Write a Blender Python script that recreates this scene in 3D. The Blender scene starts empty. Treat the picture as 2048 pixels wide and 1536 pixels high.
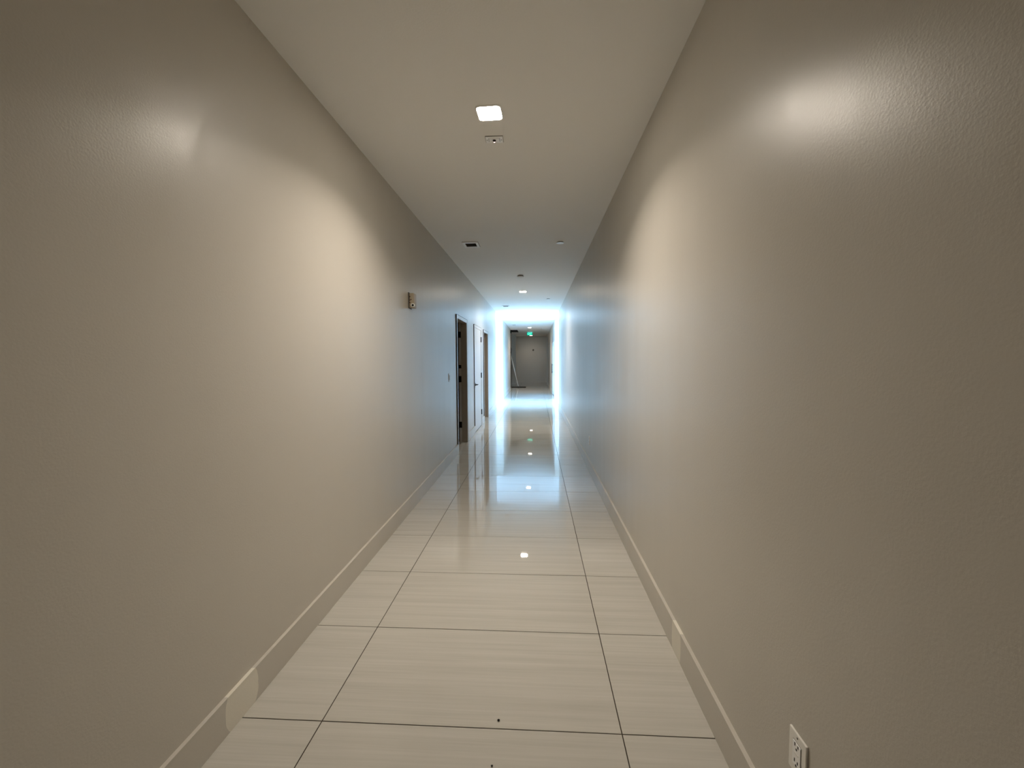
import bpy, bmesh, math, random
from mathutils import Vector, Matrix

random.seed(7)
scene = bpy.context.scene
COL = scene.collection

# ------------------------------------------------------------------ camera
CAM_Z = 1.4797
YAW, PITCH, ROLL, FPX = -0.0568, -0.0578, -0.0057, 840.13
fw = Vector((math.sin(YAW)*math.cos(PITCH), math.cos(YAW)*math.cos(PITCH), math.sin(PITCH)))
rt = Vector((math.cos(YAW), -math.sin(YAW), 0.0))
up = rt.cross(fw)
rt2 = rt*math.cos(ROLL) + up*math.sin(ROLL)
up2 = up*math.cos(ROLL) - rt*math.sin(ROLL)
cam_data = bpy.data.cameras.new('camera')
cam_data.sensor_fit = 'HORIZONTAL'
cam_data.sensor_width = 36.0
cam_data.lens = 36.0*FPX/2048.0
cam_data.clip_start = 0.02
cam_data.clip_end = 300
cam = bpy.data.objects.new('camera', cam_data)
COL.objects.link(cam)
cam.matrix_world = Matrix(((rt2.x, up2.x, -fw.x, 0.0), (rt2.y, up2.y, -fw.y, 0.0),
                           (rt2.z, up2.z, -fw.z, CAM_Z), (0, 0, 0, 1)))
scene.camera = cam

# ------------------------------------------------------------------ sky, light, exposure
SKY = 17.0
LAMP = 90.0                    # glow of each diffuser
BEAM = 19.3                     # watts of its downward beam
world = bpy.data.worlds.new('overcast_sky')
scene.world = world
world.use_nodes = True
bg = world.node_tree.nodes['Background']
bg.inputs[0].default_value = (0.33, 0.61, 1.0, 1)
bg.inputs[1].default_value = SKY

scene.view_settings.view_transform = 'Standard'
scene.view_settings.look = 'None'
scene.view_settings.exposure = 0.36
scene.view_settings.gamma = 1.0
scene.view_settings.use_curve_mapping = False
scene.cycles.use_denoising = True
scene.cycles.max_bounces = 7
scene.cycles.diffuse_bounces = 5
scene.cycles.glossy_bounces = 4
scene.cycles.transparent_max_bounces = 16
scene.cycles.sample_clamp_indirect = 8.0
scene.cycles.blur_glossy = 0.3
scene.cycles.use_adaptive_sampling = True
scene.cycles.adaptive_threshold = 0.05

# main dimensions (metres; the corridor runs along +Y)
H = 2.9685
XL, XR = -1.2384, 0.7108
TW = 0.14                       # wall thickness
Y0, Y1 = -6.0, 27.2
G0, G1 = 13.0, 15.85            # the daylit side bays
BD = 0.86                       # depth of each side bay
R0, R1 = 20.65, 25.1            # shallow recess in the left wall
RX = -1.44                      # back of the recess
BB_H, BB_T = 0.147, 0.016

for nm, x, sgn in (('daylight_portal_left', XL-BD-0.10, 1), ('daylight_portal_right', XR+BD+0.10, -1)):
    ld = bpy.data.lights.new(nm, 'AREA')
    ld.shape = 'RECTANGLE'
    ld.size = H
    ld.size_y = G1-G0
    ld.cycles.is_portal = True
    lo = bpy.data.objects.new(nm, ld)
    lo.location = (x, (G0+G1)/2, H/2)
    lo.rotation_euler = (0, -sgn*math.pi/2, 0)
    COL.objects.link(lo)

# ------------------------------------------------------------------ materials
def new_mat(name):
    m = bpy.data.materials.new(name)
    m.use_nodes = True
    nt = m.node_tree
    return m, nt, nt.nodes['Principled BSDF']

def simple(name, col, rough=0.5, metal=0.0, spec=0.5, bump=0.0, bscale=300.0):
    m, nt, b = new_mat(name)
    b.inputs['Base Color'].default_value = (*col, 1)
    b.inputs['Roughness'].default_value = rough
    b.inputs['Metallic'].default_value = metal
    b.inputs['Specular IOR Level'].default_value = spec
    tc = nt.nodes.new('ShaderNodeTexCoord')
    nz = nt.nodes.new('ShaderNodeTexNoise')
    nz.inputs['Scale'].default_value = bscale
    nt.links.new(tc.outputs['Object'], nz.inputs['Vector'])
    if bump > 0:
        bp = nt.nodes.new('ShaderNodeBump')
        bp.inputs['Strength'].default_value = bump
        bp.inputs['Distance'].default_value = 0.001
        nt.links.new(nz.outputs[0], bp.inputs['Height'])
        nt.links.new(bp.outputs[0], b.inputs['Normal'])
    else:
        mr = nt.nodes.new('ShaderNodeMapRange')
        mr.inputs['To Min'].default_value = max(0.02, rough-0.04)
        mr.inputs['To Max'].default_value = rough+0.04
        nt.links.new(nz.outputs[0], mr.inputs['Value'])
        nt.links.new(mr.outputs[0], b.inputs['Roughness'])
    return m

def emitter(name, col, strength):
    m = bpy.data.materials.new(name)
    m.use_nodes = True
    nt = m.node_tree
    nt.nodes.remove(nt.nodes['Principled BSDF'])
    e = nt.nodes.new('ShaderNodeEmission')
    e.inputs[0].default_value = (*col, 1)
    e.inputs[1].default_value = strength
    nt.links.new(e.outputs[0], nt.nodes['Material Output'].inputs['Surface'])
    return m

PAINT = (0.56, 0.525, 0.465)

def wall_paint(name, col, patches=(), skim=None):
    m, nt, b = new_mat(name)
    N = nt.nodes.new
    L = nt.links.new
    tc = N('ShaderNodeTexCoord')
    # fine roller stipple + slow vertical waviness of the boards
    fine = N('ShaderNodeTexNoise'); fine.inputs['Scale'].default_value = 150; fine.inputs['Detail'].default_value = 3
    L(tc.outputs['Object'], fine.inputs['Vector'])
    mp = N('ShaderNodeMapping'); mp.inputs['Scale'].default_value = (1, 3.4, 0.25)
    L(tc.outputs['Object'], mp.inputs['Vector'])
    streak = N('ShaderNodeTexNoise'); streak.inputs['Scale'].default_value = 1.6; streak.inputs['Detail'].default_value = 3
    streak.inputs['Roughness'].default_value = 0.6
    L(mp.outputs[0], streak.inputs['Vector'])
    b1 = N('ShaderNodeBump'); b1.inputs['Strength'].default_value = 0.45; b1.inputs['Distance'].default_value = 0.0009
    L(fine.outputs[0], b1.inputs['Height'])
    b2 = N('ShaderNodeBump'); b2.inputs['Strength'].default_value = 0.4; b2.inputs['Distance'].default_value = 0.006
    wave = N('ShaderNodeTexNoise'); wave.inputs['Scale'].default_value = 1.1; wave.inputs['Detail'].default_value = 0.0
    L(mp.outputs[0], wave.inputs['Vector'])
    L(wave.outputs[0], b2.inputs['Height'])
    L(b1.outputs[0], b2.inputs['Normal'])
    L(b2.outputs[0], b.inputs['Normal'])
    # roller streaks in the gloss
    mr = N('ShaderNodeMapRange'); mr.inputs['From Min'].default_value = 0.3; mr.inputs['From Max'].default_value = 0.7
    mr.inputs['To Min'].default_value = 0.305; mr.inputs['To Max'].default_value = 0.37
    L(streak.outputs[0], mr.inputs['Value'])
    rough = mr.outputs[0]
    if skim:
        # a skim-coated area ends along a slanted edge: smoother, glossier paint on the near side
        y_at, z_at, slope, extra = skim
        sp = N('ShaderNodeSeparateXYZ'); L(tc.outputs['Object'], sp.inputs[0])
        m1 = N('ShaderNodeMath'); m1.operation = 'MULTIPLY_ADD'; L(sp.outputs[2], m1.inputs[0]); m1.inputs[1].default_value = -slope
        m1.inputs[2].default_value = slope*z_at-y_at
        m2 = N('ShaderNodeMath'); m2.operation = 'ADD'; L(m1.outputs[0], m2.inputs[0]); L(sp.outputs[1], m2.inputs[1])
        ed = N('ShaderNodeMapRange'); ed.inputs['From Min'].default_value = -0.004; ed.inputs['From Max'].default_value = 0.008
        ed.inputs['To Max'].default_value = extra
        L(m2.outputs[0], ed.inputs['Value'])
        fd = N('ShaderNodeMapRange'); fd.inputs['From Min'].default_value = y_at+0.3; fd.inputs['From Max'].default_value = y_at+1.1
        fd.inputs['To Min'].default_value = 1.0; fd.inputs['To Max'].default_value = 0.0
        L(sp.outputs[1], fd.inputs['Value'])
        m4 = N('ShaderNodeMath'); m4.operation = 'MULTIPLY'; L(ed.outputs[0], m4.inputs[0]); L(fd.outputs[0], m4.inputs[1])
        m3 = N('ShaderNodeMath'); m3.operation = 'ADD'; L(rough, m3.inputs[0]); L(m4.outputs[0], m3.inputs[1])
        rough = m3.outputs[0]
    L(rough, b.inputs['Roughness'])
    b.inputs['Specular IOR Level'].default_value = 0.45
    # barely uneven colour
    big = N('ShaderNodeTexNoise'); big.inputs['Scale'].default_value = 1.3; big.inputs['Detail'].default_value = 4
    L(tc.outputs['Object'], big.inputs['Vector'])
    mix = N('ShaderNodeMix'); mix.data_type = 'RGBA'
    mix.inputs['A'].default_value = (*[c*0.975 for c in col], 1)
    mix.inputs['B'].default_value = (*[min(1, c*1.025) for c in col], 1)
    L(big.outputs[0], mix.inputs['Factor'])
    cur = mix.outputs['Result']
    if patches:
        sep = N('ShaderNodeSeparateXYZ'); L(tc.outputs['Object'], sep.inputs[0])
        def mth(op, a, bb):
            n = N('ShaderNodeMath'); n.operation = op
            for i, v in enumerate((a, bb)):
                if isinstance(v, (int, float)): n.inputs[i].default_value = v
                else: L(v, n.inputs[i])
            return n.outputs[0]
        wob = N('ShaderNodeTexNoise'); wob.inputs['Scale'].default_value = 14
        L(tc.outputs['Object'], wob.inputs['Vector'])
        for (cy, cz, ry, rz) in patches:
            dy = mth('POWER', mth('ABSOLUTE', mth('DIVIDE', mth('SUBTRACT', sep.outputs[1], cy), ry), 0), 3.0)
            dz = mth('POWER', mth('ABSOLUTE', mth('DIVIDE', mth('SUBTRACT', sep.outputs[2], cz), rz), 0), 3.0)
            d = mth('ADD', mth('ADD', dy, dz), mth('MULTIPLY', mth('SUBTRACT', wob.outputs[0], 0.5), 0.5))
            f = mth('LESS_THAN', d, 1.0)
            f = mth('MULTIPLY', f, 0.85)
            mm = N('ShaderNodeMix'); mm.data_type = 'RGBA'
            L(f, mm.inputs['Factor']); L(cur, mm.inputs['A'])
            mm.inputs['B'].default_value = (0.78, 0.74, 0.64, 1)
            cur = mm.outputs['Result']
    L(cur, b.inputs['Base Color'])
    return m

M_WALL = wall_paint('greige_wall_paint', PAINT)
M_WALL_L = wall_paint('greige_wall_paint_left', PAINT, skim=(1.534, 2.332, 0.39, 0.07))
M_BASE = wall_paint('greige_baseboard_paint', PAINT)
M_BASE_L = wall_paint('greige_baseboard_paint_left', PAINT, patches=((1.606, 0.075, 0.096, 0.095),))
M_BASE_R = wall_paint('greige_baseboard_paint_right', PAINT, patches=((2.06, 0.075, 0.066, 0.10),))
M_CEIL = simple('flat_ceiling_paint', (0.89, 0.875, 0.845), 0.75, bump=0.5, bscale=120)
M_CASING = simple('off_white_door_paint', (0.60, 0.56, 0.51), 0.35)
M_WHITE = simple('white_plastic', (0.96, 0.955, 0.94), 0.35)
M_PLATE = simple('white_cover_plate', (0.86, 0.835, 0.78), 0.32)
M_BLACK = simple('black_metal', (0.006, 0.006, 0.006), 0.6, spec=0.12)
M_DARK = simple('dark_cavity', (0.015, 0.013, 0.011), 0.9)
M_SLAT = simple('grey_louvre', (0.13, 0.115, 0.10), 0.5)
M_ALU = simple('white_window_aluminium', (0.80, 0.82, 0.84), 0.35)
M_JAMB = simple('shaded_jamb_paint', (0.36, 0.30, 0.235), 0.45)  # jamb shade put into the colour as a darker brown
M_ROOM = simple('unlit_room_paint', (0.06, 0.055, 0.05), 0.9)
M_GROUT = simple('brown_grout', (0.035, 0.024, 0.015), 0.9, bump=0.4)
M_GROUND = simple('pale_concrete', (0.55, 0.54, 0.52), 0.9, bump=0.4, bscale=60)
M_LAMP = emitter('warm_led_diffuser', (1.0, 0.905, 0.78), LAMP)
M_RED = simple('dark_red_print', (0.09, 0.035, 0.02), 0.6)
M_BEIGE = simple('beige_plastic', (0.45, 0.38, 0.28), 0.45)
M_MOP = simple('dark_mop_yarn', (0.02, 0.018, 0.016), 0.95, bump=0.8, bscale=400)
M_POLE = simple('pale_metal_pole', (0.93, 0.91, 0.88), 0.35, 0.2)
M_GREYDOOR = simple('grey_door_paint', (0.20, 0.195, 0.185), 0.45)
M_EXIT = emitter('green_exit_letters', (0.12, 1.0, 0.62), 1.6)
M_EXITBG = emitter('dim_green_exit_panel', (0.0, 0.42, 0.27), 0.75)
M_CHROME = simple('polished_steel', (0.7, 0.7, 0.7), 0.15, 1.0)

def glass_mat(name, tint):
    m = bpy.data.materials.new(name); m.use_nodes = True
    nt = m.node_tree
    nt.nodes.remove(nt.nodes['Principled BSDF'])
    tr = nt.nodes.new('ShaderNodeBsdfTransparent'); tr.inputs[0].default_value = (*tint, 1)
    gl = nt.nodes.new('ShaderNodeBsdfGlossy'); gl.inputs['Roughness'].default_value = 0.02
    # Schlick reflectance of each pane face, the same from either side
    gm = nt.nodes.new('ShaderNodeNewGeometry')
    dt = nt.nodes.new('ShaderNodeVectorMath'); dt.operation = 'DOT_PRODUCT'
    nt.links.new(gm.outputs['Normal'], dt.inputs[0]); nt.links.new(gm.outputs['Incoming'], dt.inputs[1])
    def mth(op, a_, b_=0.0):
        n = nt.nodes.new('ShaderNodeMath'); n.operation = op
        for i, v in enumerate((a_, b_)):
            if isinstance(v, (int, float)): n.inputs[i].default_value = v
            else: nt.links.new(v, n.inputs[i])
        return n.outputs[0]
    f5 = mth('POWER', mth('SUBTRACT', 1.0, mth('ABSOLUTE', dt.outputs['Value'])), 5.0)
    fr = mth('ADD', mth('MULTIPLY', f5, 0.95), 0.04)
    mx = nt.nodes.new('ShaderNodeMixShader')
    nt.links.new(fr, mx.inputs[0]); nt.links.new(tr.outputs[0], mx.inputs[1]); nt.links.new(gl.outputs[0], mx.inputs[2])
    nt.links.new(mx.outputs[0], nt.nodes['Material Output'].inputs['Surface'])
    return m
M_GLASS = glass_mat('clear_glass', (0.97, 0.985, 0.98))
M_GLASS_TINT = glass_mat('grey_tinted_glass', (0.62, 0.70, 0.74))

def tile_mat():
    m, nt, b = new_mat('polished_linear_porcelain')
    N = nt.nodes.new; L = nt.links.new
    tc = N('ShaderNodeTexCoord'); oi = N('ShaderNodeObjectInfo')
    add = N('ShaderNodeVectorMath'); add.operation = 'ADD'
    mul = N('ShaderNodeMath'); mul.operation = 'MULTIPLY'; mul.inputs[1].default_value = 60
    L(oi.outputs['Random'], mul.inputs[0])
    L(tc.outputs['Object'], add.inputs[0]); L(mul.outputs[0], add.inputs[1])
    mp = N('ShaderNodeMapping'); mp.inputs['Scale'].default_value = (0.9, 26, 1)
    L(add.outputs[0], mp.inputs['Vector'])
    n1 = N('ShaderNodeTexNoise'); n1.inputs['Scale'].default_value = 1.0; n1.inputs['Detail'].default_value = 5; n1.inputs['Roughness'].default_value = 0.55
    L(mp.outputs[0], n1.inputs['Vector'])
    mp2 = N('ShaderNodeMapping'); mp2.inputs['Scale'].default_value = (1.6, 110, 1)
    L(add.outputs[0], mp2.inputs['Vector'])
    n2 = N('ShaderNodeTexNoise'); n2.inputs['Scale'].default_value = 1.0; n2.inputs['Detail'].default_value = 4
    L(mp2.outputs[0], n2.inputs['Vector'])
    mixn = N('ShaderNodeMix'); mixn.data_type = 'FLOAT'; mixn.inputs['Factor'].default_value = 0.42
    L(n1.outputs[0], mixn.inputs['A']); L(n2.outputs[0], mixn.inputs['B'])
    cr = N('ShaderNodeValToRGB')
    e = cr.color_ramp.elements
    e[0].position = 0.30; e[0].color = (0.46, 0.438, 0.388, 1)
    e[1].position = 0.70; e[1].color = (0.555, 0.533, 0.483, 1)
    L(mixn.outputs['Result'], cr.inputs[0])
    L(cr.outputs[0], b.inputs['Base Color'])
    b.inputs['Roughness'].default_value = 0.02
    b.inputs['Specular IOR Level'].default_value = 0.5
    wv = N('ShaderNodeTexNoise'); wv.inputs['Scale'].default_value = 5; wv.inputs['Detail'].default_value = 2
    L(add.outputs[0], wv.inputs['Vector'])
    bp = N('ShaderNodeBump'); bp.inputs['Strength'].default_value = 0.028; bp.inputs['Distance'].default_value = 0.001
    L(wv.outputs[0], bp.inputs['Height']); L(bp.outputs[0], b.inputs['Normal'])
    return m
M_TILE = tile_mat()

# ------------------------------------------------------------------ helpers
def add_box(bm, x, y, z):
    x0, x1 = min(x), max(x); y0, y1 = min(y), max(y); z0, z1 = min(z), max(z)
    v = [bm.verts.new((a, b, c)) for a in (x0, x1) for b in (y0, y1) for c in (z0, z1)]
    for f in ((0, 1, 3, 2), (4, 6, 7, 5), (0, 4, 5, 1), (2, 3, 7, 6), (0, 2, 6, 4), (1, 5, 7, 3)):
        bm.faces.new([v[i] for i in f])

def link(name, bm, mat, parent=None, bevel=0.0, smooth=False, seg=2):
    if bevel > 0:
        bmesh.ops.bevel(bm, geom=list(bm.edges), offset=bevel, segments=seg, affect='EDGES', profile=0.5, clamp_overlap=True)
    bmesh.ops.recalc_face_normals(bm, faces=bm.faces)
    me = bpy.data.meshes.new(name)
    bm.to_mesh(me); bm.free()
    if smooth:
        for p in me.polygons: p.use_smooth = True
    me.materials.append(mat)
    o = bpy.data.objects.new(name, me)
    COL.objects.link(o)
    if parent: o.parent = parent
    return o

def boxes(name, lst, mat, parent=None, bevel=0.0):
    bm = bmesh.new()
    for b in lst: add_box(bm, *b)
    return link(name, bm, mat, parent, bevel)

def box(name, x, y, z, mat, parent=None, bevel=0.0):
    return boxes(name, [(x, y, z)], mat, parent, bevel)

def lathe(bm, prof, n=32, axis='Z', at=(0, 0, 0)):
    """prof: (radius, height) list, revolved about the axis through at"""
    rings = []
    for r, hh in prof:
        ring = []
        for k in range(n):
            a = 2*math.pi*k/n
            p = {'Z': (r*math.cos(a), r*math.sin(a), hh), 'Y': (r*math.cos(a), hh, r*math.sin(a)),
                 'X': (hh, r*math.cos(a), r*math.sin(a))}[axis]
            ring.append(bm.verts.new([p[i]+at[i] for i in range(3)]))
        rings.append(ring)
    for a, b in zip(rings, rings[1:]):
        for k in range(n):
            bm.faces.new((a[k], a[(k+1) % n], b[(k+1) % n], b[k]))
    bm.faces.new(rings[0][::-1]); bm.faces.new(rings[-1])

def tube(bm, p, q, r, n=12, r2=None):
    p, q = Vector(p), Vector(q); d = (q-p).normalized()
    a = d.orthogonal().normalized(); b = d.cross(a)
    r2 = r if r2 is None else r2
    A = [bm.verts.new(p+(a*math.cos(2*math.pi*k/n)+b*math.sin(2*math.pi*k/n))*r) for k in range(n)]
    B = [bm.verts.new(q+(a*math.cos(2*math.pi*k/n)+b*math.sin(2*math.pi*k/n))*r2) for k in range(n)]
    for k in range(n): bm.faces.new((A[k], A[(k+1) % n], B[(k+1) % n], B[k]))
    bm.faces.new(A[::-1]); bm.faces.new(B)

def rounded_rect(w, d, r, n=5):
    pts = []
    for cx, cy, a0 in ((w/2-r, d/2-r, 0), (-w/2+r, d/2-r, 90), (-w/2+r, -d/2+r, 180), (w/2-r, -d/2+r, 270)):
        for k in range(n+1):
            a = math.radians(a0+90*k/n)
            pts.append((cx+r*math.cos(a), cy+r*math.sin(a)))
    return pts

def tag(o, label, cat=None, group=None, kind=None):
    o['label'] = label
    if cat: o['category'] = cat
    if group: o['group'] = group
    if kind: o['kind'] = kind
    return o

def struct(o, label, cat=None):
    return tag(o, label, cat, kind='structure')

def empty(name, loc=(0, 0, 0)):
    o = bpy.data.objects.new(name, None)
    o.empty_display_size = 0.1
    o.location = loc
    COL.objects.link(o)
    return o

# ------------------------------------------------------------------ the shell
# floor: dark grout bed with polished tiles as pieces
floor = struct(boxes('floor', [((XL-TW-0.1, XR+TW), (Y0-TW, Y1+TW), (-0.15, -0.0016)), ((XL-BD-0.1, XL-TW-0.1), (G0-TW, G1+TW), (-0.15, -0.0016)),
                                ((XR+TW, XR+BD+0.1), (G0-TW, G1+TW), (-0.15, -0.0016))], M_GROUT),
               'glossy beige linear porcelain tile floor of the corridor', 'floor')
J = 0.0042
TY0 = 1.5985
TD, TWID = 0.6096, 1.2192
XT = -0.8821
def tile_mesh(w):
    bm = bmesh.new()
    add_box(bm, (-w/2, w/2), (-TD/2+J/2, TD/2-J/2), (-0.008, 0.0))
    bmesh.ops.bevel(bm, geom=[e for e in bm.edges if all(v.co.z > -0.001 for v in e.verts)], offset=0.0006, segments=1, affect='EDGES')
    bmesh.ops.recalc_face_normals(bm, faces=bm.faces)
    me = bpy.data.meshes.new('tile'); bm.to_mesh(me); bm.free(); me.materials.append(M_TILE)
    return me
cols = [(XL-0.002+0.004, XT-J/2), (XT+J/2, XT+TWID-J/2), (XT+TWID+J/2, XR-0.002)]
meshes = [tile_mesh(b-a) for a, b in cols]
i0 = int(math.floor((Y0-TY0)/TD)); i1 = int(math.ceil((Y1-TY0)/TD))
for i in range(i0, i1):
    ya, yb = TY0+i*TD, TY0+(i+1)*TD
    for (a, b), me in zip(cols, meshes):
        t = bpy.data.objects.new('tile', me)
        t.location = ((a+b)/2, (ya+yb)/2, 0.0)
        t.rotation_euler = (random.gauss(0, 0.0005), random.gauss(0, 0.0003), 0)
        COL.objects.link(t); t.parent = floor
    for xa_, xb_ in ((XL-BD, XL-0.001), (XR+0.001, XR+BD)):
        c0, c1 = max(ya+J/2, G0), min(yb-J/2, G1)
        if c1-c0 > 0.02: box('tile', (xa_, xb_), (c0, c1), (-0.008, 0.0), M_TILE, floor)
# tiles run on through the open doorways
for ya_, yb_ in ((6.57, 7.47), (8.43, 9.40), (9.945, 10.76)):
    box('tile', (XL-TW-0.1, XL+0.0015), (ya_-0.015, yb_+0.015), (-0.008, 0.0), M_TILE, floor)
# the recess has its own strip of floor
box('tile', (RX, XL-0.001), (R0, R1), (-0.008, 0.0), M_TILE, floor)

struct(boxes('ceiling', [((XL-TW-0.12, XR+TW), (Y0-TW, Y1+TW), (H, H+0.25)), ((XL-BD-0.12, XL-TW-0.12), (G0-TW, G1+TW), (H, H+0.25)),
                           ((XR+TW, XR+BD+0.12), (G0-TW, G1+TW), (H, H+0.25))], M_CEIL), 'flat off-white corridor ceiling', 'ceiling')

# doors in the left wall: clear opening, casing width, clear height
DOORS = {1: (6.57, 7.47), 2: (8.43, 9.40), 3: (9.945, 10.76)}
DH = 2.135
CAS = 0.055
FR = 0.02                       # jamb lining thickness

def left_boxes():
    out = []
    x = (XL-TW, XL)
    y = Y0
    for k in (1, 2, 3):
        a, b = DOORS[k]
        out.append((x, (y, a-FR), (0, H)))
        out.append((x, (a-FR, b+FR), (DH+FR, H)))
        y = b+FR
    out.append((x, (y, G0), (0, H)))
    out.append((x, (G1, R0), (0, H)))
    out.append(((XL-BD-0.1, XL-TW), (G0-TW, G0), (0, H)))
    out.append(((XL-BD-0.1, XL-TW), (G1, G1+TW), (0, H)))
    out.append(((RX-TW, RX), (R0-0.02, R1+0.02), (0, H)))             # back of the recess
    out.append(((RX-TW, XL), (R1, Y1), (0, H)))
    out.append(((RX-TW, XL-TW), (R0-0.1, R0), (0, H)))
    return out
struct(boxes('wall_left', left_boxes(), M_WALL_L), 'long greige painted left wall with the doors', 'wall')
GD0, GD1, GDH = 16.35, 17.95, 2.13    # glazed door in the right wall
struct(boxes('wall_right', [((XR+TW, XR+BD+0.1), (G0-TW, G0), (0, H)), ((XR+TW, XR+BD+0.1), (G1, G1+TW), (0, H)),
                            ((XR, XR+TW), (Y0, G0), (0, H)), ((XR, XR+TW), (G1, GD0-0.05), (0, H)),
                            ((XR, XR+TW), (GD0-0.05, GD1+0.05), (GDH+0.05, H)), ((XR, XR+TW), (GD1+0.05, Y1), (0, H))], M_WALL),
       'long plain greige painted right wall with soft sheen', 'wall')
struct(box('wall_far', (RX-TW, XR+TW), (Y1, Y1+TW), (0, H), M_WALL), 'dim greige wall closing the far end', 'wall')
struct(box('wall_near', (XL-TW, XR+TW), (Y0-TW, Y0), (0, H), M_WALL), 'greige wall closing the corridor behind the viewer', 'wall')

# dark rooms behind the two open doors on the left
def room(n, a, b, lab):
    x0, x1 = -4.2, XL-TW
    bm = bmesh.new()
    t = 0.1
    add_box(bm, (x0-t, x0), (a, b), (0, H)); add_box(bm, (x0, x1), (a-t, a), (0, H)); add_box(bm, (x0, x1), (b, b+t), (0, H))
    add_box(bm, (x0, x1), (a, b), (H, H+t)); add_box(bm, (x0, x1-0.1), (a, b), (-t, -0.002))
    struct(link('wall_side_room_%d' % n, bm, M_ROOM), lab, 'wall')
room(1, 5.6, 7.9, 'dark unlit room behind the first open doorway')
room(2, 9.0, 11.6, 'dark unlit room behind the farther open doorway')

# baseboards
bl = [(Y0, DOORS[1][0]-CAS), (DOORS[1][1]+CAS, DOORS[2][0]-CAS), (DOORS[2][1]+CAS, DOORS[3][0]-CAS), (DOORS[3][1]+CAS, G0), (G1, R0), (R1, Y1)]
struct(boxes('baseboard_left', [((XL, XL+BB_T), s, (0.0005, BB_H)) for s in bl], M_BASE_L), 'greige baseboard along the left wall with a filler patch', 'baseboard')
br = [(Y0, G0), (G1, GD0-0.05), (GD1+0.05, Y1)]
struct(boxes('baseboard_right', [((XR-BB_T, XR), s, (0.0005, BB_H)) for s in br], M_BASE_R), 'greige baseboard along the right wall with a filler patch', 'baseboard')
struct(box('baseboard_far', (XL+BB_T, XR-BB_T), (Y1-BB_T, Y1), (0.0005, BB_H), M_BASE), 'greige baseboard of the far end wall', 'baseboard')
# pilaster trims flanking the far end
struct(box('trim_1', (XL, XL+0.055), (25.1, 25.28), (0.0005, H), M_BASE), 'upright trim on the left just before the far end', 'trim')
struct(box('trim_2', (XR-0.055, XR), (24.9, 25.08), (0.0005, H), M_BASE), 'upright trim on the right just before the far end', 'trim')

# glazed bay: floor-to-ceiling windows left and right
def window(n, x, sgn, lab):
    w = struct(empty('window_%d' % n, (0, 0, 0)), lab, 'window')
    f = 0.03
    xa, xb = x-sgn*0.02, x-sgn*0.07
    ym = (G0+G1)/2
    boxes('window_frame', [((xa, xb), (G0, G0+f), (0, H)), ((xa, xb), (G1-f, G1), (0, H)),
                           ((xa, xb), (G0+f, G1-f), (H-f, H)), ((xa, xb), (G0+f, G1-f), (0, f)),
                           ((xa, xb), (ym-f/2, ym+f/2), (f, H-f))], M_ALU, w)
    for ya_, yb_ in ((G0+f, ym-f/2), (ym+f/2, G1-f)):
        box('pane', (x-sgn*0.04, x-sgn*0.05), (ya_, yb_), (f, H-f), M_GLASS, w)
    return w
window(1, XL-BD, 1, 'floor-to-ceiling window of the daylit bay on the left')
window(2, XR+BD, -1, 'floor-to-ceiling window of the daylit bay on the right')

# ground outside the windows
struct(boxes('ground', [((-40, XL-BD-0.1), (11.75, 60), (-0.2, -0.02)), ((XR+TW, 40), (G1+TW, 60), (-0.2, -0.02)), ((XR+BD+0.1, 40), (-20, G1+TW), (-0.2, -0.02))], M_GROUND),
       'pale concrete ground outside the windows', 'ground')

# ------------------------------------------------------------------ doors on the left wall
HINGE_Z = (1.93, 1.135, 0.31)
def casing(par, a, b):
    P = 0.013
    boxes('casing', [((XL-0.002, XL+P), (a-CAS, a), (0.0005, DH+CAS)), ((XL-0.002, XL+P), (b, b+CAS), (0.0005, DH+CAS)),
                     ((XL-0.002, XL+P), (a, b), (DH, DH+CAS))], M_CASING, par)
    e = 0.005
    boxes('edge_bead', [((XL+0.0005, XL+P+0.001), (a-CAS-e, a-CAS), (0.0005, DH+CAS+e)), ((XL+0.0005, XL+P+0.001), (b+CAS, b+CAS+e), (0.0005, DH+CAS+e)),
                        ((XL+0.0005, XL+P+0.001), (a-CAS, b+CAS), (DH+CAS, DH+CAS+e))], M_BLACK, par)

def jamb(par, a, b, mat):
    # lining with a 9 cm stop and a rabbet behind it
    xs = XL-0.095
    boxes('jamb', [((xs, XL), (a-FR, a), (0.0005, DH+FR)), ((xs, XL), (b, b+FR), (0.0005, DH+FR)), ((xs, XL), (a, b), (DH, DH+FR))], mat, par)
    boxes('rabbet', [((XL-TW, xs), (a-FR, a-0.013), (0.0005, DH+FR)), ((XL-TW, xs), (b+0.013, b+FR), (0.0005, DH+FR)),
                     ((XL-TW, xs), (a-0.013, b+0.013), (DH+0.013, DH+FR))], M_CASING, par)

d = struct(empty('door_1', (XL, 7.02, 0)), 'open dark doorway nearest on the left with black hinges', 'door')
def under(o):                    # keep world coordinates for children of a moved empty
    for c in o.children: c.matrix_parent_inverse = Matrix.Translation(-Vector(o.location))
a, b = DOORS[1]
casing(d, a, b); jamb(d, a, b, M_JAMB)
for z in HINGE_Z + (1.36,):
    hh = 0.055 if z != 1.36 else 0.03
    bm = bmesh.new()
    add_box(bm, (XL-TW+0.002, XL-0.097), (b+0.008, b+0.0135), (z-hh, z+hh))
    tube(bm, (XL-TW-0.004, b+0.006, z-hh), (XL-TW-0.004, b+0.006, z+hh), 0.006)
    link('hinge', bm, M_BLACK, d)
under(d)

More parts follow.
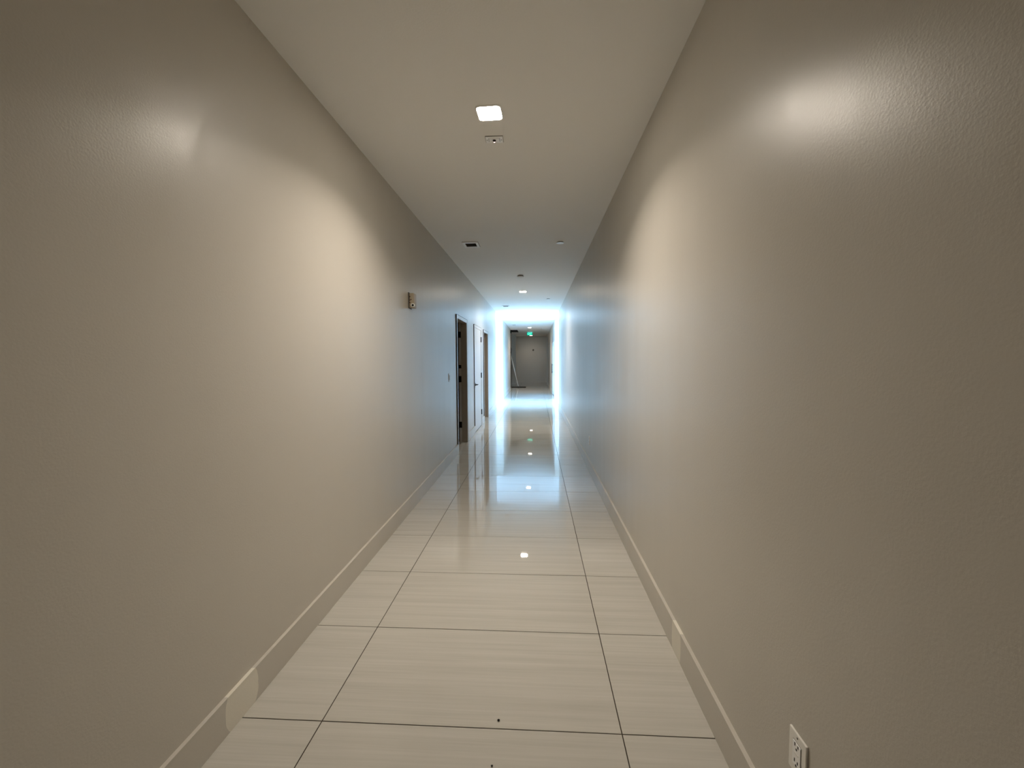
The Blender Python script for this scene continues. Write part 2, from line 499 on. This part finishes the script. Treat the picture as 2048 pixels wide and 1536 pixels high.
d = struct(empty('door_2', (XL, 8.9, 0)), 'closed white door with black lever handle between two open doorways', 'door')
a, b = DOORS[2]
casing(d, a, b); jamb(d, a, b, M_JAMB)
leaf = box('door_leaf', (XL-0.040, XL+0.008), (a+0.004, b-0.004), (0.012, DH-0.004), M_CASING, d, bevel=0.0015)
for z in HINGE_Z:
    bm = bmesh.new()
    add_box(bm, (XL+0.008, XL+0.0155), (b-0.036, b+0.036), (z-0.055, z+0.055))
    tube(bm, (XL+0.018, b, z-0.058), (XL+0.018, b, z+0.058), 0.009)
    link('hinge', bm, M_BLACK, d)
bm = bmesh.new()
zc, yc = 0.975, a+0.065
lathe(bm, [(0.027, XL+0.008), (0.027, XL+0.016), (0.018, XL+0.020), (0.010, XL+0.022), (0.010, XL+0.050)], 24, 'X', (0, yc, zc))
tube(bm, (XL+0.046, yc-0.012, zc), (XL+0.046, yc+0.125, zc), 0.010, 12, 0.008)
link('lever_handle', bm, M_BLACK, d, smooth=False)
box('latch_plate', (XL+0.006, XL+0.014), (a-0.012, a+0.006), (zc-0.06, zc+0.06), M_CHROME, d)
box('threshold_gap', (XL-0.035, XL+0.004), (a+0.002, b-0.002), (0.0005, 0.011), M_BLACK, d)
under(d)

d = struct(empty('door_3', (XL, 10.35, 0)), 'open doorway farthest along the left wall before the bright window', 'door')
a, b = DOORS[3]
casing(d, a, b); jamb(d, a, b, M_JAMB)
under(d)

# glazed door on the right, just beyond the bright bay
d = struct(empty('door_4', (XR, 17.15, 0)), 'pale glazed door on the right just beyond the bright window', 'door')
xa, xb = XR-0.006, XR+0.09
boxes('door_frame', [((xa, xb), (GD0-0.05, GD0), (0.0005, GDH+0.05)), ((xa, xb), (GD1, GD1+0.05), (0.0005, GDH+0.05)), ((xa, xb), (GD0, GD1), (GDH, GDH+0.05))], M_ALU, d)
boxes('door_leaf', [((XR+0.02, XR+0.06), (GD0+0.003, GD0+0.08), (0.01, GDH-0.004)), ((XR+0.02, XR+0.06), (GD1-0.08, GD1-0.003), (0.01, GDH-0.004)),
                    ((XR+0.02, XR+0.06), (GD0+0.08, GD1-0.08), (0.01, 0.16)), ((XR+0.02, XR+0.06), (GD0+0.08, GD1-0.08), (GDH-0.1, GDH-0.004))], M_ALU, d)
box('pane', (XR+0.036, XR+0.044), (GD0+0.08, GD1-0.08), (0.16, GDH-0.1), M_GLASS_TINT, d)
bm = bmesh.new()
tube(bm, (XR-0.03, GD1-0.05, 0.9), (XR-0.03, GD1-0.05, 1.3), 0.011)
for z in (0.95, 1.25): tube(bm, (XR-0.03, GD1-0.05, z), (XR+0.021, GD1-0.05, z), 0.008)
link('pull_handle', bm, M_BLACK, d)
under(d)

# grey door at the back of the left recess
d = struct(empty('door_5', (RX, 23.9, 0)), 'grey door set back in the far left recess behind the mop', 'door')
da, db, dz = 23.2, 24.75, 2.1
boxes('door_frame', [((RX, RX+0.03), (da-0.06, da), (0.0005, dz+0.06)), ((RX, RX+0.03), (db, db+0.06), (0.0005, dz+0.06)), ((RX, RX+0.03), (da, db), (dz, dz+0.06))], M_JAMB, d)
for y0_, y1_ in ((da+0.003, (da+db)/2-0.002), ((da+db)/2+0.002, db-0.003)):
    box('door_leaf', (RX, RX+0.012), (y0_, y1_), (0.01, dz-0.003), M_GREYDOOR, d)
bm = bmesh.new()
for s in (-1, 1):
    tube(bm, (RX+0.045, (da+db)/2+s*0.06, 0.95), (RX+0.045, (da+db)/2+s*0.06, 1.2), 0.01)
    for z in (0.98, 1.17): tube(bm, (RX+0.045, (da+db)/2+s*0.06, z), (RX+0.012, (da+db)/2+s*0.06, z), 0.007)
link('pull_handle', bm, M_CHROME, d)
under(d)

# ------------------------------------------------------------------ ceiling lamps
def lamp_parts():
    S, R = 0.142, 0.022
    bm = bmesh.new()
    rings = []
    for w, r, z in ((S+0.014, R+0.006, 0.0), (S+0.014, R+0.006, -0.004), (S+0.006, R+0.003, -0.007), (S, R, -0.007), (S, R, -0.003)):
        rings.append([bm.verts.new((x, y, z)) for x, y in rounded_rect(w, w, r)])
    n = len(rings[0])
    for p, q in zip(rings, rings[1:]):
        for k in range(n): bm.faces.new((p[k], p[(k+1) % n], q[(k+1) % n], q[k]))
    bmesh.ops.recalc_face_normals(bm, faces=bm.faces)
    bm.normal_update()
    m1 = bpy.data.meshes.new('trim_ring'); bm.to_mesh(m1); bm.free(); m1.materials.append(M_WHITE)
    bm = bmesh.new()
    lo = [bm.verts.new((x, y, -0.0062)) for x, y in rounded_rect(S-0.001, S-0.001, R)]
    hi = [bm.verts.new((x, y, -0.0015)) for x, y in rounded_rect(S-0.001, S-0.001, R)]
    bm.faces.new(lo[::-1]); bm.faces.new(hi)
    for k in range(n): bm.faces.new((lo[k], lo[(k+1) % n], hi[(k+1) % n], hi[k]))
    bmesh.ops.recalc_face_normals(bm, faces=bm.faces)
    m2 = bpy.data.meshes.new('diffuser'); bm.to_mesh(m2); bm.free(); m2.materials.append(M_LAMP)
    return m1, m2
TRIM, DIFF = lamp_parts()
DIFF2 = DIFF.copy(); DIFF2.materials.clear(); DIFF2.materials.append(emitter('dimmed_led_diffuser', (1.0, 0.905, 0.78), LAMP*0.4))
LAMPS = [(-0.275, 2.612, -2.7, 'square recessed LED ceiling light nearest the viewer, above the sensor plate'),
         (-0.277, 9.30, 0.0, 'square LED ceiling light between round sensor and the bright windows'),
         (-0.262, 14.33, 0.0, 'square LED ceiling light between the two bright windows'),
         (-0.282, 19.65, 0.0, 'square LED ceiling light seen just above the green exit sign'),
         (-0.292, 26.15, 0.0, 'square LED ceiling light in front of the far end wall')]
for x, y, rz, lab in LAMPS:
    r = tag(empty('ceiling_light', (x, y, H)), lab, 'ceiling light', 'square LED lights along the ceiling')
    r.rotation_euler = (0, 0, math.radians(rz))
    ld = bpy.data.lights.new('lamp_beam', 'AREA')
    ld.shape = 'SQUARE'; ld.size = 0.13; ld.spread = math.radians(135)
    ld.color = (1.0, 0.905, 0.78)
    ld.energy = BEAM*(0.18 if y > 25 else 1.0)
    lo = bpy.data.objects.new('lamp_beam', ld); COL.objects.link(lo); lo.parent = r; lo.location = (0, 0, -0.0085)
    for nm, me in (('trim_ring', TRIM), ('diffuser', DIFF2 if y > 25 else DIFF)):
        o = bpy.data.objects.new(nm, me); COL.objects.link(o); o.parent = r

# ------------------------------------------------------------------ sensor plate on the ceiling
s = tag(empty('ceiling_sensor', (-0.276, 2.918, H)), 'small white ceiling sensor plate with black dome beside nearest light', 'sensor')
s.rotation_euler = (0, 0, math.radians(1.0))
box('shadow_line', (-0.0600, 0.0600), (-0.0420, 0.0420), (-0.0025, 0), M_SLAT, s)  # thin dark border added as the plate's edge shadow
box('plate', (-0.058, 0.058), (-0.040, 0.040), (-0.006, 0), M_WHITE, s, bevel=0.0015)
box('insert', (-0.0335, 0.0335), (-0.0168, 0.0168), (-0.0085, -0.005), M_WHITE, s, bevel=0.0008)
for sx in (-0.037, 0.037): box('groove', *((sx-0.0012, sx+0.0012), (-0.022, 0.022), (-0.0066, -0.0058)), M_SLAT, s)
for sx in (-0.048, 0.048):
    bm = bmesh.new(); lathe(bm, [(0.0035, -0.0058), (0.0035, -0.0072), (0.002, -0.0078)], 12, 'Z', (sx, 0, 0))
    link('screw', bm, M_SLAT, s)
bm = bmesh.new()
lathe(bm, [(0.0115*math.cos(t), -0.008-0.011*math.sin(t)) for t in [i*math.pi/2/6 for i in range(6)]] + [(0.0008, -0.019)], 20, 'Z')
dome = link('dome', bm, simple('black_gloss_dome', (0.01, 0.006, 0.006), 0.12), s, smooth=True)
bm = bmesh.new(); lathe(bm, [(0.0060, -0.0165), (0.005, -0.0195), (0.001, -0.0207)], 12, 'Z', (0, 0.005, 0))
link('indicator', bm, emitter('pale_red_indicator', (1.0, 0.70, 0.62), 2.5), dome)

# ------------------------------------------------------------------ air vents
def vent(x, y, lab, w=0.198, dpt=0.236):
    v = tag(empty('air_vent', (x, y, H)), lab, 'air vent', 'small air vents in the ceiling')
    bw, bd = 0.030, 0.036
    boxes('frame', [((-w/2, w/2), (-dpt/2, -dpt/2+bd), (-0.012, 0)), ((-w/2, w/2), (dpt/2-bd, dpt/2), (-0.012, 0)),
                    ((-w/2, -w/2+bw), (-dpt/2+bd, dpt/2-bd), (-0.012, 0)), ((w/2-bw, w/2), (-dpt/2+bd, dpt/2-bd), (-0.012, 0))], M_WHITE, v)
    box('shadow_line', (-w/2-0.004, w/2+0.004), (-dpt/2-0.004, dpt/2+0.004), (-0.0012, 0), M_SLAT, v)  # dark rim standing in for the shadow gap around the frame
    box('cavity', (-w/2+bw, w/2-bw), (-dpt/2+bd, dpt/2-bd), (-0.0015, 0), M_DARK, v)
    n = 7
    for k in range(n):
        yy = -dpt/2+bd+(k+0.5)*(dpt-2*bd)/n
        bm = bmesh.new(); add_box(bm, (-w/2+bw, w/2-bw), (-0.005, 0.005), (-0.0008, 0.0008))
        bmesh.ops.rotate(bm, verts=bm.verts, cent=(0, 0, 0), matrix=Matrix.Rotation(math.radians(40), 3, 'X'))
        bmesh.ops.translate(bm, verts=bm.verts, vec=(0, yy, -0.0055))
        link('slat', bm, M_SLAT, v)
vent(-0.828, 5.475, 'white-framed ceiling air vent nearest the viewer, by the left wall')
vent(-0.829, 11.737, 'ceiling air vent just before the bright windows')
vent(-0.925, 18.03, 'ceiling air vent beyond the bright windows')

# ------------------------------------------------------------------ concealed sprinkler covers
def sprinkler(x, y, r, lab):
    t = tag(empty('sprinkler_cover', (x, y, H)), lab, 'sprinkler', 'round sprinkler covers in the ceiling')
    bm = bmesh.new(); lathe(bm, [(r*0.8, 0), (r*0.8, -0.006)], 32); link('neck', bm, M_DARK, t)
    bm = bmesh.new(); lathe(bm, [(r*0.98, -0.006), (r, -0.0075), (r, -0.012), (r*0.96, -0.0135)], 40); link('disc', bm, M_WHITE, t)
sprinkler(0.312, 5.46, 0.047, 'white round sprinkler cover nearest the viewer, by the right wall')
sprinkler(0.309, 10.45, 0.045, 'round sprinkler cover near right wall before the bright windows')
sprinkler(0.30, 15.4, 0.045, 'round sprinkler cover over the bright bay')
sprinkler(0.30, 20.4, 0.045, 'round sprinkler cover to the right of the exit sign')

t = tag(empty('smoke_detector', (-0.267, 7.54, H)), 'flat round smoke detector in mid ceiling before the second light', 'smoke detector')
bm = bmesh.new(); lathe(bm, [(0.050, 0), (0.050, -0.014)], 36); link('base', bm, M_SLAT, t)
bm = bmesh.new(); lathe(bm, [(0.058, -0.014), (0.060, -0.018), (0.058, -0.026), (0.035, -0.031), (0.01, -0.032)], 40); link('cover', bm, M_CEIL, t, smooth=False)

# ------------------------------------------------------------------ black ceiling grille by the exit sign
g = tag(empty('ceiling_grille', (-1.10, 21.95, H)), 'black rectangular ceiling grille at the far left near the exit sign', 'grille')
w, dd = 0.36, 1.5
boxes('frame', [((-w/2, w/2), (-dd/2, -dd/2+0.03), (-0.015, 0)), ((-w/2, w/2), (dd/2-0.03, dd/2), (-0.015, 0)),
                ((-w/2, -w/2+0.03), (-dd/2+0.03, dd/2-0.03), (-0.015, 0)), ((w/2-0.03, w/2), (-dd/2+0.03, dd/2-0.03), (-0.015, 0))], M_BLACK, g)
box('backing', (-w/2+0.03, w/2-0.03), (-dd/2+0.03, dd/2-0.03), (-0.002, 0), M_DARK, g)
for k in range(10):
    yy = -dd/2+0.03+(k+0.5)*(dd-0.06)/10
    box('slat', (-w/2+0.03, w/2-0.03), (yy-0.012, yy+0.012), (-0.010, -0.006), M_BLACK, g)
box('drop_flap', (-w/2, -w/2+0.06), (-dd/2, -dd/2+0.04), (-0.17, -0.015), M_BLACK, g)

# ------------------------------------------------------------------ exit sign
e = tag(empty('exit_sign', (-0.317, 22.5, H)), 'glowing green EXIT sign hanging from the far ceiling', 'exit sign')
box('mount', (-0.13, 0.13), (-0.025, 0.025), (-0.032, 0), M_WHITE, e, bevel=0.003)
pn = box('panel', (-0.15, 0.15), (-0.004, 0.004), (-0.205, -0.032), M_EXITBG, e)
fc = bpy.data.curves.new('exit_text', 'FONT')
fc.body = 'EXIT'; fc.size = 0.175; fc.align_x = 'CENTER'; fc.align_y = 'CENTER'; fc.extrude = 0.002; fc.offset = 0.003
fo = bpy.data.objects.new('exit_text', fc); COL.objects.link(fo)
bpy.context.view_layer.update()
dg = bpy.context.evaluated_depsgraph_get()
tm = bpy.data.meshes.new_from_object(fo.evaluated_get(dg))
bpy.data.objects.remove(fo)
tm.materials.clear(); tm.materials.append(M_EXIT)
to = bpy.data.objects.new('lettering', tm); COL.objects.link(to)
to.parent = pn; to.rotation_euler = (math.pi/2, 0, 0); to.scale = (0.62, 0.95, 1); to.location = (0.012, -0.0075, -0.118)
bm = bmesh.new()
for s_ in (-1, 1):
    p0, p1 = Vector((-0.138, 0, -0.118)), Vector((-0.118, 0, -0.118+s_*0.03))
    tube(bm, (p0.x, -0.006, p0.z), (p1.x, -0.006, p1.z), 0.005, 6)
link('arrow', bm, M_EXIT, pn)

# ------------------------------------------------------------------ alarm box on the left wall
al = tag(empty('wall_alarm', (XL, 4.11, 2.063)), 'small beige alarm box with dark dots and round lens on left wall', 'alarm')
box('back_plate', (0, 0.006), (-0.047, 0.055), (-0.078, 0.078), M_SLAT, al, bevel=0.001)
body = box('housing', (0.006, 0.056), (-0.040, 0.050), (-0.072, 0.072), M_BEIGE, al, bevel=0.010)
for xx, zz in ((0.016, 0.036), (0.016, 0.002), (0.027, 0.007), (0.016, -0.022)):
    bm = bmesh.new(); lathe(bm, [(0.0055, -0.0402), (0.0055, -0.0418)], 12, 'Y', (xx, 0, zz)); link('dot', bm, M_RED, body)
bm = bmesh.new(); lathe(bm, [(0.019, -0.0395), (0.019, -0.046), (0.014, -0.050), (0.012, -0.047)], 28, 'Y', (0.044, 0, -0.048)); link('lens_ring', bm, M_WHITE, al)
bm = bmesh.new(); lathe(bm, [(0.0118, -0.046), (0.0105, -0.0505), (0.006, -0.0535), (0.001, -0.0545)], 24, 'Y', (0.044, 0, -0.048)); link('lens', bm, simple('black_lens', (0.01, 0.01, 0.01), 0.1), al, smooth=True)

# ------------------------------------------------------------------ outlets on the right wall
def outlet(y, z, lab):
    o = tag(empty('wall_outlet', (XR, y, z)), lab, 'outlet', 'outlets on the right wall')
    # local: +X points out of the wall after the mirror, so build with negative X
    box('cover_plate', (-0.0065, 0), (-0.036, 0.036), (-0.058, 0.058), M_PLATE, o, bevel=0.002)
    ins = box('receptacle', (-0.0085, -0.005), (-0.0168, 0.0168), (-0.0335, 0.0335), M_WHITE, o, bevel=0.0008)
    boxes('surround_groove', [((-0.0068, -0.0060), (s_*0.0178-0.0007, s_*0.0178+0.0007), (-0.0345, 0.0345)) for s_ in (-1, 1)]
          + [((-0.0068, -0.0060), (-0.0178, 0.0178), (s_*0.0343-0.0006, s_*0.0343+0.0006)) for s_ in (-1, 1)], M_SLAT, o)
    for zc_ in (0.0275, -0.0175):
        for ys, hh in ((0.0066, 0.0050), (-0.0066, 0.0042)):
            box('slot', (-0.0088, -0.0082), (ys-0.0018, ys+0.0018), (zc_-hh, zc_+hh), M_BLACK, ins)
        bm = bmesh.new(); lathe(bm, [(0.0032, -0.0088), (0.0032, -0.0082)], 12, 'X', (0, 0, zc_-0.0115)); link('ground_hole', bm, M_BLACK, ins)
    boxes('test_button', [((-0.0095, -0.0080), (-0.009, 0.009), (0.0022, 0.0064))], M_SLAT if False else M_PLATE, ins, bevel=0.0005)
    for zs in (0.0485, -0.0485):
        bm = bmesh.new(); lathe(bm, [(0.0028, -0.0062), (0.0028, -0.0072), (0.001, -0.0076)], 12, 'X', (0, 0, zs)); link('screw', bm, M_SLAT, o)
outlet(1.1205, 0.4035, 'white duplex outlet low on the right wall at bottom of view')
outlet(5.58, 0.4035, 'small white outlet farther along the right wall')

# light switch beside the first doorway
sw = tag(empty('light_switch', (XL, 5.96, 1.228)), 'pale light switch plate on left wall before the first doorway', 'light switch')
box('cover_plate', (0, 0.0055), (-0.057, 0.057), (-0.058, 0.058), M_WALL, sw, bevel=0.0018)
for yy in (-0.024, 0.024):
    box('rocker', (0.004, 0.009), (yy-0.0165, yy+0.0165), (-0.033, 0.033), M_WALL, sw, bevel=0.001)

# round bell on the far wall
bl_ = tag(empty('round_wall_bell', (-0.162, Y1, 2.096)), 'small dark round bell on the far end wall', 'bell')
bm = bmesh.new(); lathe(bm, [(0.03, 0), (0.03, -0.015)], 24, 'Y'); link('base', bm, M_DARK, bl_)
bm = bmesh.new(); lathe(bm, [(0.055, -0.015), (0.055, -0.022), (0.045, -0.035), (0.02, -0.042), (0.004, -0.043)], 28, 'Y'); link('cap', bm, M_SLAT, bl_, smooth=True)

# ------------------------------------------------------------------ dust mop leaning in the recess
mp_ = tag(empty('dust_mop', (-0.935, 22.45, 0)), 'wide dark dust mop with pale pole leaning at the far left recess', 'mop')
pb, pt = Vector((0.0, 0.0, 0.05)), Vector((-0.47, 0.25, 1.98))
bm = bmesh.new(); tube(bm, pb, pt, 0.025, 14, 0.023); pole = link('pole', bm, M_POLE, mp_, smooth=True)
bm = bmesh.new(); tube(bm, pt-(pt-pb)*0.08, pt, 0.0275, 14, 0.027); link('grip', bm, M_BLACK, pole)
bm = bmesh.new(); add_box(bm, (-0.40, 0.40), (-0.055, 0.055), (0.003, 0.035))
bmesh.ops.subdivide_edges(bm, edges=bm.edges, cuts=6, use_grid_fill=True)
for v in bm.verts:
    if v.co.z < 0.02: v.co.x += random.uniform(-.012, .012); v.co.y += random.uniform(-.015, .015)
link('mop_head', bm, M_MOP, mp_)
bm = bmesh.new(); tube(bm, (0.0, 0, 0.03), (-0.012, 0.006, 0.085), 0.024, 12); link('swivel', bm, M_BLACK, mp_)

# ------------------------------------------------------------------ crumbs on the floor
def crumb(x, y, r, lab):
    bm = bmesh.new(); bmesh.ops.create_icosphere(bm, subdivisions=2, radius=r)
    for v in bm.verts:
        v.co *= random.uniform(0.75, 1.15); v.co.z *= 0.6
    zmin = min(v.co.z for v in bm.verts)
    for v in bm.verts: v.co.z -= zmin
    o = link('debris_crumb', bm, M_DARK, smooth=False); o.location = (x, y, 0.0003)
    tag(o, lab, 'debris', 'dark crumbs on the floor')
crumb(-0.156, 1.635, 0.0052, 'dark crumb on the floor near a tile joint')
crumb(-0.163, 1.441, 0.0042, 'dark crumb on the nearest floor tile at bottom edge')
